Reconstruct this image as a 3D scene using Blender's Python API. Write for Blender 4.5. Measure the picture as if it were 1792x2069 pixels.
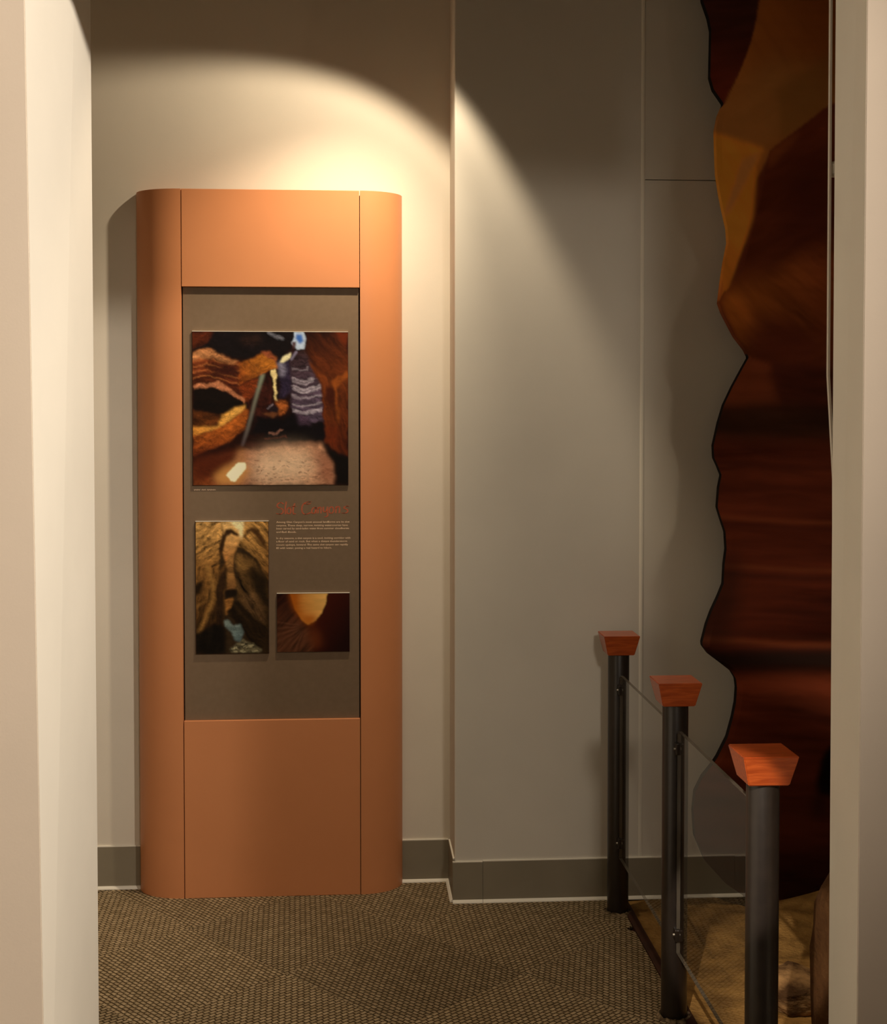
import bpy, bmesh, math, random
import numpy as np
from mathutils import Vector, Matrix

for o in list(bpy.data.objects):
    bpy.data.objects.remove(o)
scene = bpy.context.scene
COL = scene.collection
random.seed(7)
RNG = np.random.default_rng(11)

# ------------------------------------------------------------------ camera
F, PX, PY, EYE = 2700.0, 896.0, 925.0, 1.65
YAW, PITCH = math.atan(181 / F), math.atan(77 / F)
cam_d = bpy.data.cameras.new('camera')
cam = bpy.data.objects.new('camera', cam_d)
COL.objects.link(cam)
cam.location = (0, 0, EYE)
cam.rotation_euler = (math.pi / 2 - PITCH, 0, -YAW)
cam_d.sensor_fit = 'HORIZONTAL'
cam_d.sensor_width = 36
cam_d.lens = F / 1792 * 36
cam_d.shift_x = 0
cam_d.shift_y = -(2069 / 2 - PY) / 1792
cam_d.clip_start = 0.05
scene.camera = cam

_f = np.array([math.sin(YAW) * math.cos(PITCH), math.cos(YAW) * math.cos(PITCH), -math.sin(PITCH)])
_r = np.array([math.cos(YAW), -math.sin(YAW), 0.0])
_u = np.cross(_r, _f)
_c = np.array([0, 0, EYE])


def ray(x, y):
    return _f + _r * (x - PX) / F - _u * (y - PY) / F


def atY(x, y, Y):
    d = ray(x, y)
    return _c + d * (Y / d[1])


def atZ(x, y, Z=0.0):
    d = ray(x, y)
    return _c + d * ((Z - EYE) / d[2])


def atX(x, y, X):
    d = ray(x, y)
    return _c + d * (X / d[0])


# ------------------------------------------------------------------ world, exposure
world = bpy.data.worlds.new('world')
scene.world = world
world.use_nodes = True
world.node_tree.nodes['Background'].inputs[0].default_value = (1.0, 0.8, 0.6, 1)
world.node_tree.nodes['Background'].inputs[1].default_value = 0.0
vs = scene.view_settings
vs.view_transform = 'Standard'
vs.look = 'None'
vs.gamma = 1
vs.use_curve_mapping = False
vs.exposure = 0.0


# ------------------------------------------------------------------ lamps
def spot(name, loc, target, watts, half_deg, blend, color, radius=0.03):
    d = bpy.data.lights.new(name, 'SPOT')
    d.energy = watts
    d.color = color
    d.spot_size = math.radians(half_deg * 2)
    d.spot_blend = blend
    d.shadow_soft_size = radius
    o = bpy.data.objects.new(name, d)
    COL.objects.link(o)
    o.location = loc
    o.rotation_euler = (Vector(target) - Vector(loc)).to_track_quat('-Z', 'Y').to_euler()
    return o


WARM = (1.0, 0.81, 0.57)
SOFT = (1.0, 0.865, 0.71)
KIOSK_W, HOT_W, RIGHT_W, NEAR_W, FOOT_W, FILL_W = 44, 95, 1000, 500, 12.0, 14
HALL_W, SAND_W = 115, 120
spot('track_spot_kiosk', (0.253, 4.10, 3.109), (-2.37, 4.73, -2.07), KIOSK_W, 56.5, 0.24, WARM, 0.022)
spot('track_spot_kiosk_centre', (0.253, 4.10, 3.109), (-0.24, 4.61, 1.80), HOT_W, 33, 1.0, WARM, 0.022)
spot('track_spot_side', (2.58, 0.0, 3.3), (-3.2, 2.6, 1.3), RIGHT_W, 38, 0.9, SOFT, 0.10)
spot('track_spot_near', (-0.30, 0.30, 2.6), (0.745, 2.75, 0.80), NEAR_W, 3.4, 0.25, SOFT, 0.015)
spot('hall_spot', (0.92, -0.5, 2.85), (0.45, 4.5, 1.1), HALL_W, 22, 0.8, SOFT, 0.16)
spot('sand_fill_spot', (1.65, 3.35, 3.5), (1.45, 3.50, 0.0), SAND_W, 7.6, 0.25, WARM, 0.03)  # added spot that strengthens the lit strip on the sand, no known lamp
spot('sand_footlight', (1.95, 3.85, 0.12), (1.5, 4.5, 2.2), FOOT_W, 35, 0.6, WARM, 0.03)
fill = bpy.data.lights.new('ceiling_panel', 'AREA')  # added soft fill for the dim rooms, stands for no known fixture
fill.energy = FILL_W
fill.color = SOFT
fill.shape = 'RECTANGLE'
fill.size, fill.size_y = 1.2, 0.6
fo = bpy.data.objects.new('ceiling_panel', fill)
COL.objects.link(fo)
fo.location = (0.9, -1.5, 3.7)

# ------------------------------------------------------------------ material helpers


def lin(r, g, b):
    def s(c):
        c /= 255.0
        return c / 12.92 if c <= 0.04045 else ((c + 0.055) / 1.055) ** 2.4
    return (s(r), s(g), s(b))


class NT:
    def __init__(self, name):
        self.m = bpy.data.materials.new(name)
        self.m.use_nodes = True
        self.t = self.m.node_tree
        self.p = self.t.nodes['Principled BSDF']
        self.out = self.t.nodes['Material Output']

    def n(self, kind, **kw):
        nd = self.t.nodes.new(kind)
        for k, v in kw.items():
            if k in nd.inputs:
                nd.inputs[k].default_value = v
            else:
                setattr(nd, k, v)
        return nd

    def l(self, a, b):
        self.t.links.new(a, b)

    def coords(self, kind='Object', scale=(1, 1, 1), rot=(0, 0, 0)):
        tc = self.n('ShaderNodeTexCoord')
        mp = self.n('ShaderNodeMapping')
        mp.inputs['Scale'].default_value = scale
        mp.inputs['Rotation'].default_value = rot
        self.l(tc.outputs[kind], mp.inputs['Vector'])
        return mp.outputs[0]

    def set(self, rough=0.6, spec=0.5, metal=0.0, coat=0.0):
        self.p.inputs['Roughness'].default_value = rough
        self.p.inputs['Specular IOR Level'].default_value = spec
        self.p.inputs['Metallic'].default_value = metal
        self.p.inputs['Coat Weight'].default_value = coat


def ramp_mat(name, c0, c1, scale=30, rough=0.6, spec=0.4, bump=0.0, bscale=None, detail=4, stretch=(1, 1, 1), coat=0, metal=0, dist=0.002, lo=0.3, hi=0.7):
    k = NT(name)
    v = k.coords('Object', stretch)
    nz = k.n('ShaderNodeTexNoise', Scale=scale, Detail=detail)
    k.l(v, nz.inputs['Vector'])
    r = k.n('ShaderNodeValToRGB')
    r.color_ramp.elements[0].color = (*c0, 1)
    r.color_ramp.elements[1].color = (*c1, 1)
    r.color_ramp.elements[0].position = lo
    r.color_ramp.elements[1].position = hi
    k.l(nz.outputs[0], r.inputs[0])
    k.l(r.outputs[0], k.p.inputs['Base Color'])
    if bump:
        n2 = k.n('ShaderNodeTexNoise', Scale=bscale or scale, Detail=6)
        k.l(v, n2.inputs['Vector'])
        b = k.n('ShaderNodeBump', Strength=bump, Distance=dist)
        k.l(n2.outputs[0], b.inputs['Height'])
        k.l(b.outputs[0], k.p.inputs['Normal'])
    k.set(rough, spec, metal, coat)
    return k.m


def mul(c, f):
    return tuple(min(1, x * f) for x in c)


def paint(name, c, rough=0.75, var=0.04, bump=0.12, spec=0.25):
    return ramp_mat(name, mul(c, 1 - var), mul(c, 1 + var), 2.5, rough, spec, bump, 220, dist=0.001)


M = {}
M['wall_back'] = paint('cream wall paint', (0.74, 0.685, 0.59))
M['wall_step'] = paint('grey wall paint', (0.67, 0.635, 0.565))
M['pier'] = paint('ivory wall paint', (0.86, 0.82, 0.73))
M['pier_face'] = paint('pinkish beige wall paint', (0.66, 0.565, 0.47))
M['ceiling'] = paint('dark ceiling paint', (0.16, 0.15, 0.13))
M['caulk'] = paint('cream caulk', (0.84, 0.80, 0.70))
M['base'] = ramp_mat('grey vinyl base', (0.235, 0.205, 0.148), (0.27, 0.235, 0.172), 6, 0.55, 0.4)
M['terracotta'] = ramp_mat('terracotta laminate', (0.64, 0.26, 0.110), (0.68, 0.28, 0.120), 3, 0.42, 0.35, 0.05, 500, dist=0.0005)
M['kiosk_core'] = ramp_mat('dark kiosk core', (0.03, 0.018, 0.01), (0.04, 0.022, 0.012), 5, 0.8)
M['sign'] = ramp_mat('taupe sign board', (0.185, 0.128, 0.080), (0.20, 0.138, 0.088), 60, 0.55, 0.3)
M['board_edge'] = ramp_mat('dark photo board edge', (0.05, 0.02, 0.012), (0.07, 0.025, 0.015), 20, 0.6)
M['title'] = ramp_mat('red title ink', (0.62, 0.11, 0.045), (0.68, 0.13, 0.05), 50, 0.6)
M['text'] = ramp_mat('tan text ink', (0.78, 0.56, 0.38), (0.82, 0.60, 0.42), 50, 0.6)
M['post'] = ramp_mat('dark bronze metal', (0.012, 0.008, 0.006), (0.018, 0.012, 0.009), 40, 0.33, 0.6)
M['steel'] = ramp_mat('small steel fitting', (0.35, 0.32, 0.28), (0.45, 0.42, 0.36), 60, 0.3, 0.5, metal=1.0)
M['fray'] = ramp_mat('frayed carpet backing', (0.05, 0.035, 0.02), (0.30, 0.22, 0.13), 60, 0.95, 0.1, 0.6, 120, lo=.4, hi=.65)
M['edging'] = ramp_mat('brown rubber floor edging', (0.035, 0.012, 0.006), (0.06, 0.02, 0.010), 15, 0.6, 0.3)
M['strip'] = paint('off-white strip', (0.72, 0.68, 0.6))
M['panel_edge'] = ramp_mat('black panel edge', (0.006, 0.004, 0.004), (0.012, 0.008, 0.007), 15, 0.7)
M['sand'] = ramp_mat('coarse brown sand', (0.20, 0.105, 0.030), (0.42, 0.235, 0.070), 14, 0.95, 0.1, 0.7, 90, 8, dist=0.01, lo=.35, hi=.7)
M['boulder'] = ramp_mat('brown sandstone', (0.07, 0.035, 0.015), (0.45, 0.26, 0.11), 9, 0.9, 0.1, 0.8, 30, 8, stretch=(1, 1, 2.4), dist=0.02, lo=.38, hi=.62)
M['rockpile'] = ramp_mat('red brown sandstone', (0.05, 0.022, 0.008), (0.12, 0.055, 0.02), 6, 0.9, 0.1, 0.7, 40, 8, dist=0.01)

# wood
k = NT('varnished cherry wood')
v = k.coords('Object', (3, 30, 30))
nz = k.n('ShaderNodeTexNoise', Scale=6.0, Detail=6, Distortion=0.4)
k.l(v, nz.inputs['Vector'])
r = k.n('ShaderNodeValToRGB')
r.color_ramp.elements[0].color = (0.34, 0.055, 0.010, 1)
r.color_ramp.elements[1].color = (0.54, 0.105, 0.020, 1)
r.color_ramp.elements[0].position = 0.35
r.color_ramp.elements[1].position = 0.7
k.l(nz.outputs[0], r.inputs[0])
k.l(r.outputs[0], k.p.inputs['Base Color'])
k.set(0.35, 0.5, 0, 0.3)
M['wood'] = k.m

# carpet (each tile's own coordinates, so a quarter-turned tile turns its weave)
k = NT('woven olive carpet')
v = k.coords('Object')
nz = k.n('ShaderNodeTexNoise', Scale=90.0, Detail=2)
k.l(v, nz.inputs['Vector'])
mixv = k.n('ShaderNodeMixRGB')
mixv.inputs[0].default_value = 0.0045
k.l(v, mixv.inputs[1])
k.l(nz.outputs['Color'], mixv.inputs[2])
br = k.n('ShaderNodeTexBrick')
br.offset = 0.5
br.inputs['Color1'].default_value = (0.43, 0.325, 0.195, 1)
br.inputs['Color2'].default_value = (0.29, 0.215, 0.122, 1)
br.inputs['Mortar'].default_value = (0.055, 0.036, 0.016, 1)
br.inputs['Scale'].default_value = 1.0
br.inputs['Mortar Size'].default_value = 0.0032
br.inputs['Mortar Smooth'].default_value = 0.9
br.inputs['Brick Width'].default_value = 0.022
br.inputs['Row Height'].default_value = 0.0140
k.l(mixv.outputs[0], br.inputs['Vector'])
oi = k.n('ShaderNodeObjectInfo')
mr = k.n('ShaderNodeMapRange')
mr.inputs['To Min'].default_value = 0.86
mr.inputs['To Max'].default_value = 1.14
k.l(oi.outputs['Random'], mr.inputs['Value'])
vm = k.n('ShaderNodeVectorMath', operation='SCALE')
k.l(br.outputs['Color'], vm.inputs[0])
k.l(mr.outputs[0], vm.inputs['Scale'])
k.l(vm.outputs[0], k.p.inputs['Base Color'])
inv = k.n('ShaderNodeMath', operation='SUBTRACT')
inv.inputs[0].default_value = 1.0
k.l(br.outputs['Fac'], inv.inputs[1])
bp = k.n('ShaderNodeBump', Strength=0.9, Distance=0.003)
k.l(inv.outputs[0], bp.inputs['Height'])
k.l(bp.outputs[0], k.p.inputs['Normal'])
k.set(0.95, 0.05)
M['carpet'] = k.m

# clear glass pane: see-through with a fresnel reflection
k = NT('clear glass')
k.t.nodes.remove(k.p)
tr = k.n('ShaderNodeBsdfTransparent')
tr.inputs[0].default_value = (0.975, 0.975, 0.965, 1)
gl = k.n('ShaderNodeBsdfGlossy')
gl.inputs['Roughness'].default_value = 0.02
lw = k.n('ShaderNodeLayerWeight')
pw = k.n('ShaderNodeMath', operation='POWER')
pw.inputs[1].default_value = 5.0
k.l(lw.outputs['Facing'], pw.inputs[0])
sch = k.n('ShaderNodeMath', operation='MULTIPLY_ADD')      # both surfaces of the thin pane reflect
sch.inputs[1].default_value = 0.95
sch.inputs[2].default_value = 0.07
k.l(pw.outputs[0], sch.inputs[0])
geo = k.n('ShaderNodeNewGeometry')
front = k.n('ShaderNodeMath', operation='SUBTRACT')
front.inputs[0].default_value = 1.0
k.l(geo.outputs['Backfacing'], front.inputs[1])
fr = k.n('ShaderNodeMath', operation='MULTIPLY', use_clamp=True)
k.l(sch.outputs[0], fr.inputs[0])
k.l(front.outputs[0], fr.inputs[1])
mx = k.n('ShaderNodeMixShader')
k.l(fr.outputs[0], mx.inputs[0])
k.l(tr.outputs[0], mx.inputs[1])
k.l(gl.outputs[0], mx.inputs[2])
k.l(mx.outputs[0], k.out.inputs[0])
M['glass'] = k.m
M['glass_edge'] = ramp_mat('polished glass edge', (0.10, 0.085, 0.065), (0.13, 0.11, 0.085), 10, 0.2, 0.5)


def print_mat(name, rough):
    k = NT(name)
    at = k.n('ShaderNodeAttribute', attribute_name='print')
    k.l(at.outputs['Color'], k.p.inputs['Base Color'])
    k.set(rough, 0.12)
    return k.m


M['photo'] = print_mat('satin photo print', 0.5)
M['mural'] = print_mat('matte mural print', 0.8)

# ------------------------------------------------------------------ mesh helpers


def tag(o, label=None, cat=None, group=None, kind=None):
    for key, val in (('label', label), ('category', cat), ('group', group), ('kind', kind)):
        if val:
            o[key] = val
    return o


def empty(name, loc=(0, 0, 0)):
    o = bpy.data.objects.new(name, None)
    o.empty_display_size = 0.1
    COL.objects.link(o)
    o.location = loc
    return o


def link(name, mesh, parent=None, loc=None):
    """meshes are written in world coordinates; `loc` moves the object origin there"""
    o = bpy.data.objects.new(name, mesh)
    COL.objects.link(o)
    p = Vector(loc) if loc is not None else Vector((0, 0, 0))
    if loc is not None:
        mesh.transform(Matrix.Translation(-p))
    if parent is not None:
        o.parent = parent
        pw = Vector((0, 0, 0))
        q = parent
        while q:
            pw += q.location
            q = q.parent
        p = p - pw
    o.location = p
    return o


def finish(bm, name, mats, parent=None, loc=None, smooth=False):
    me = bpy.data.meshes.new(name)
    bmesh.ops.recalc_face_normals(bm, faces=bm.faces)
    bm.to_mesh(me)
    bm.free()
    for m in (mats if isinstance(mats, (list, tuple)) else [mats]):
        me.materials.append(M[m])
    if smooth:
        for p in me.polygons:
            p.use_smooth = True
    return link(name, me, parent, loc)


def box_bm(x0, x1, y0, y1, z0, z1, bevel=0.0, seg=2):
    bm = bmesh.new()
    vs_ = [bm.verts.new(c) for c in ((x0, y0, z0), (x1, y0, z0), (x1, y1, z0), (x0, y1, z0),
                                     (x0, y0, z1), (x1, y0, z1), (x1, y1, z1), (x0, y1, z1))]
    for f in ((0, 3, 2, 1), (4, 5, 6, 7), (0, 1, 5, 4), (1, 2, 6, 5), (2, 3, 7, 6), (3, 0, 4, 7)):
        bm.faces.new([vs_[i] for i in f])
    if bevel:
        bmesh.ops.bevel(bm, geom=bm.edges[:], offset=bevel, segments=seg, affect='EDGES', profile=0.5)
    return bm


def box(name, x0, x1, y0, y1, z0, z1, mat, parent=None, bevel=0.0, loc=None):
    return finish(box_bm(x0, x1, y0, y1, z0, z1, bevel), name, mat, parent, loc)


def prism_bm(poly, z0, z1):
    """poly: xy outline; extruded in z"""
    bm = bmesh.new()
    lo = [bm.verts.new((p[0], p[1], z0)) for p in poly]
    hi = [bm.verts.new((p[0], p[1], z1)) for p in poly]
    n = len(poly)
    bm.faces.new(lo[::-1])
    bm.faces.new(hi)
    for i in range(n):
        bm.faces.new((lo[i], lo[(i + 1) % n], hi[(i + 1) % n], hi[i]))
    return bm


def hexa_bm(b, t, z0, z1):
    """four xy corners at the bottom and at the top"""
    bm = bmesh.new()
    lo = [bm.verts.new((p[0], p[1], z0)) for p in b]
    hi = [bm.verts.new((p[0], p[1], z1)) for p in t]
    n = len(b)
    bm.faces.new(lo[::-1])
    bm.faces.new(hi)
    for i in range(n):
        bm.faces.new((lo[i], lo[(i + 1) % n], hi[(i + 1) % n], hi[i]))
    return bm


def lathe_bm(prof, cx, cy, seg=40):
    bm = bmesh.new()
    rings = []
    for rr, z in prof:
        rings.append([bm.verts.new((cx + rr * math.cos(2 * math.pi * i / seg), cy + rr * math.sin(2 * math.pi * i / seg), z)) for i in range(seg)])
    for a, b in zip(rings, rings[1:]):
        for i in range(seg):
            bm.faces.new((a[i], a[(i + 1) % seg], b[(i + 1) % seg], b[i]))
    bm.faces.new(rings[0][::-1])
    bm.faces.new(rings[-1])
    return bm


def shade_auto(o, deg=40):
    for p in o.data.polygons:
        p.use_smooth = True
    o.data.set_sharp_from_angle(angle=math.radians(deg))


# ------------------------------------------------------------------ room shell
YB, YS = 4.73, 4.513            # recessed back wall, projecting wall
XS = 0.340                      # corner where the wall steps forward
YN, YF = 2.52, 2.68             # near wall with the opening
HEAD, CEIL = 2.62, 3.90
XL, XR, YBACK = -2.4, 3.6, -4.0


def struct(o):
    o['kind'] = 'structure'
    return o


floor = struct(box('floor', XL, XR, YBACK, YB + 0.2, -0.25, -0.012, 'edging'))
struct(box('ceiling', XL, XR, YBACK, YB + 0.2, CEIL, CEIL + 0.1, 'ceiling'))
struct(box('wall_back', XL, XS + 0.02, YB, YB + 0.15, -0.02, CEIL, 'wall_back'))
struct(box('wall_left', XL - 0.1, XL, YBACK, YB + 0.15, -0.02, CEIL, 'pier'))
struct(box('wall_right', XR, XR + 0.1, YBACK, YB + 0.15, -0.02, CEIL, 'pier'))
struct(box('wall_front', XL, XR, YBACK - 0.1, YBACK, -0.02, CEIL, 'pier'))

# projecting wall: core plus three sheets with visible joints
seam_x = float(atY(1297, 800, YS)[0])
seam_z = float(atY(1370, 364, YS)[2])
step = struct(box('wall_step', XS + 0.012, XR, YS + 0.014, YB + 0.15, -0.02, CEIL, 'kiosk_core'))
bm = prism_bm([(XS, YB + .01), (XS, YS + 0.006), (XS + 0.0015, YS + 0.0015), (XS + 0.006, YS), (seam_x - 0.0005, YS), (seam_x - 0.0005, YS + 0.02), (XS + 0.014, YS + 0.02), (XS + .014, YB + .01)], 0, CEIL)
finish(bm, 'wall_panel', 'wall_step', step)
box('wall_panel', seam_x + 0.0005, XR, YS, YS + 0.02, 0, seam_z - 0.0015, 'wall_step', step)
box('wall_panel', seam_x + 0.0005, XR, YS, YS + 0.02, seam_z + 0.0015, CEIL, 'wall_step', step)
# narrow rounded joint strip
prof = [(seam_x + 0.0075 * math.cos(a), YS + 0.001 - 0.0045 * math.sin(a)) for a in np.linspace(0, math.pi, 9)]
o = struct(finish(prism_bm(prof, 0.0, CEIL), 'trim_1', 'caulk'))
shade_auto(o, 60)

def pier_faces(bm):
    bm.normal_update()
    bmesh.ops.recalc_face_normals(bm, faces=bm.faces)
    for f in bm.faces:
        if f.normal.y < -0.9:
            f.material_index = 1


# near wall: left pier is thicker than the right one
xnb = atY(88, 2069, YN)[0]
xnt = atY(50, 0, YN)[0]
slope = (xnt - xnb) / (atY(50, 0, YN)[2] - atY(88, 2069, YN)[2])
zb = atY(88, 2069, YN)[2]
n0, n1 = xnb - slope * zb, xnb + slope * (CEIL - zb)
YLF = 3.1
fb, ft = atY(200, 2069, YLF), atY(183, 0, YLF)
sl = (ft[0] - fb[0]) / (ft[2] - fb[2])
f0, f1 = fb[0] - sl * fb[2], fb[0] + sl * (CEIL - fb[2])
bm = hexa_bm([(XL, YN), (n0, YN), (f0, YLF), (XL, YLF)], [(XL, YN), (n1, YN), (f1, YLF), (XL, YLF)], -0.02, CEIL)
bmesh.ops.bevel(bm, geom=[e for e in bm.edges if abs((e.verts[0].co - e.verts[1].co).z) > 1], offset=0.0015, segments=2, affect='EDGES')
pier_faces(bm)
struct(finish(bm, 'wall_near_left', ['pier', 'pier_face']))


def line_at(xa, ya, xb, yb, Y):
    a, b = atY(xa, ya, Y), atY(xb, yb, Y)
    s = (b[0] - a[0]) / (b[2] - a[2])
    return a[0] - s * a[2], a[0] + s * (CEIL - a[2])


g0, g1 = line_at(1731, 2069, 1752, 0, YN)
h0, h1 = line_at(1673.5, 2069, 1688, 0, YF)
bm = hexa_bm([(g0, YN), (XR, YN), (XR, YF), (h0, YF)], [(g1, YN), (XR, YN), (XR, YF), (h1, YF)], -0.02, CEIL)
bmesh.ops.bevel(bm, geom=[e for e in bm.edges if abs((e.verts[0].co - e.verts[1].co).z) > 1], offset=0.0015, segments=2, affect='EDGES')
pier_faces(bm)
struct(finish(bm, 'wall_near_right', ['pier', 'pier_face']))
struct(box('wall_near_header', n0 + .03, g0 - .03, YN, YF, HEAD, CEIL, 'pier'))


# baseboards: vinyl face, cream toe lip, thin caulk line on top
def baseboard(name, axis, a0, a1, wall, h):
    t = 0.006
    if axis == 'x':       # runs along x, faces -y
        b = struct(box(name, a0, a1, wall - t, wall, 0.006, h, 'base'))
        prof = [(wall, 0.0), (wall - 0.016, 0.0), (wall - 0.0155, 0.003), (wall - 0.010, 0.008), (wall - t, 0.010), (wall, 0.010)]
        bm = bmesh.new()
        A = [bm.verts.new((a0, p[0], p[1])) for p in prof]
        B = [bm.verts.new((a1, p[0], p[1])) for p in prof]
        box('caulk_line', a0, a1, wall - t * 0.9, wall, h, h + 0.0035, 'caulk', b)
    else:                 # runs along y, faces -x
        b = struct(box(name, wall - t, wall, a0, a1, 0.006, h, 'base'))
        prof = [(wall, 0.0), (wall - 0.016, 0.0), (wall - 0.0155, 0.003), (wall - 0.010, 0.008), (wall - t, 0.010), (wall, 0.010)]
        bm = bmesh.new()
        A = [bm.verts.new((p[0], a0, p[1])) for p in prof]
        B = [bm.verts.new((p[0], a1, p[1])) for p in prof]
        box('caulk_line', wall - t * 0.9, wall, a0, a1, h, h + 0.0035, 'caulk', b)
    n = len(prof)
    bm.faces.new(A)
    bm.faces.new(B[::-1])
    for i in range(n):
        bm.faces.new((A[i], A[(i + 1) % n], B[(i + 1) % n], B[i]))
    finish(bm, 'toe_lip', 'caulk', b)
    return b


bb_h = float(atY(860, 1697, YB)[2])
bs_h = float(atY(1100, 1737, YS)[2])
jx = float(atY(975, 1780, YS)[0])
baseboard('baseboard_back', 'x', XL, XS - 0.006, YB, bb_h)
baseboard('baseboard_return', 'y', YS, YB - 0.006, XS, bb_h)
baseboard('baseboard_step', 'x', XS - 0.0064, jx - 0.0006, YS, bs_h - 0.002)
baseboard('baseboard_right', 'x', jx + 0.0006, 2.6, YS, bs_h)

# ------------------------------------------------------------------ carpet tiles
RAIL_X = 0.88


def clip(poly, nx, ny, d):
    """keep nx*x+ny*y <= d"""
    out = []
    for i, p in enumerate(poly):
        q = poly[(i + 1) % len(poly)]
        a, b = nx * p[0] + ny * p[1] - d, nx * q[0] + ny * q[1] - d
        if a <= 0:
            out.append(p)
        if (a < 0 < b) or (b < 0 < a):
            t = a / (a - b)
            out.append((p[0] + t * (q[0] - p[0]), p[1] + t * (q[1] - p[1])))
    return out


TS, TA = 0.5, math.radians(41)
o0 = (-0.205, 3.96)
ux, uy = math.cos(TA), math.sin(TA)
g = 0.0007
for i in range(-9, 10):
    for j in range(-9, 10):
        cx = o0[0] + (i + .5) * TS * ux - (j + .5) * TS * uy
        cy = o0[1] + (i + .5) * TS * uy + (j + .5) * TS * ux
        hs = TS / 2 - g
        sq = [(cx + a * hs * ux - b * hs * uy, cy + a * hs * uy + b * hs * ux) for a, b in ((-1, -1), (1, -1), (1, 1), (-1, 1))]
        sq = clip(sq, 1, 0, RAIL_X + 0.022)
        if sq:
            sq = clip(sq, -1, 0, 2.38)
        if sq:
            sq = clip(sq, 0, 1, YB - 0.001)
        if sq:
            sq = clip(sq, 0, -1, -1.6)
        if len(sq) < 3:
            continue
        area = 0.5 * abs(sum(sq[a][0] * sq[(a + 1) % len(sq)][1] - sq[(a + 1) % len(sq)][0] * sq[a][1] for a in range(len(sq))))
        if area < 0.0008:
            continue
        ang = TA + (math.pi / 2 if (i + j) % 2 else 0) + random.uniform(-.01, .01)
        ca, sa = math.cos(-ang), math.sin(-ang)
        loc = [((x - cx) * ca - (y - cy) * sa, (x - cx) * sa + (y - cy) * ca) for x, y in sq]
        bm = prism_bm(loc, -0.008, 0.0)
        o = finish(bm, 'carpet_tile', 'carpet', floor)
        o.location = (cx, cy, random.uniform(-0.0006, 0.0))
        o.rotation_euler = (0, 0, ang)

# ------------------------------------------------------------------ numpy painting tools


def vnoise(x, y, seed):
    rg = np.random.default_rng(seed)
    lat = rg.random((64, 64))
    xi, yi = np.floor(x).astype(int), np.floor(y).astype(int)
    fx, fy = x - xi, y - yi
    fx = fx * fx * (3 - 2 * fx)
    fy = fy * fy * (3 - 2 * fy)
    a = lat[yi % 64, xi % 64]
    b = lat[yi % 64, (xi + 1) % 64]
    c = lat[(yi + 1) % 64, xi % 64]
    d = lat[(yi + 1) % 64, (xi + 1) % 64]
    return (a * (1 - fx) + b * fx) * (1 - fy) + (c * (1 - fx) + d * fx) * fy


def fbm(x, y, seed, oct_=4):
    t, amp, s = 0, 0.5, 0
    for k_ in range(oct_):
        t = t + amp * vnoise(x * 2 ** k_, y * 2 ** k_, seed + k_)
        s += amp
        amp *= 0.55
    return t / s


def blur(a, r):
    if r <= 0:
        return a
    n = int(max(1, math.ceil(r * 2.5)))
    kx = np.exp(-0.5 * (np.arange(-n, n + 1) / r) ** 2)
    kx /= kx.sum()
    p = np.pad(a, ((n, n), (n, n)), mode='edge')
    p = sum(kx[i] * p[i:i + a.shape[0], :] for i in range(2 * n + 1))
    return sum(kx[i] * p[:, i:i + a.shape[1]] for i in range(2 * n + 1))


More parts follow.
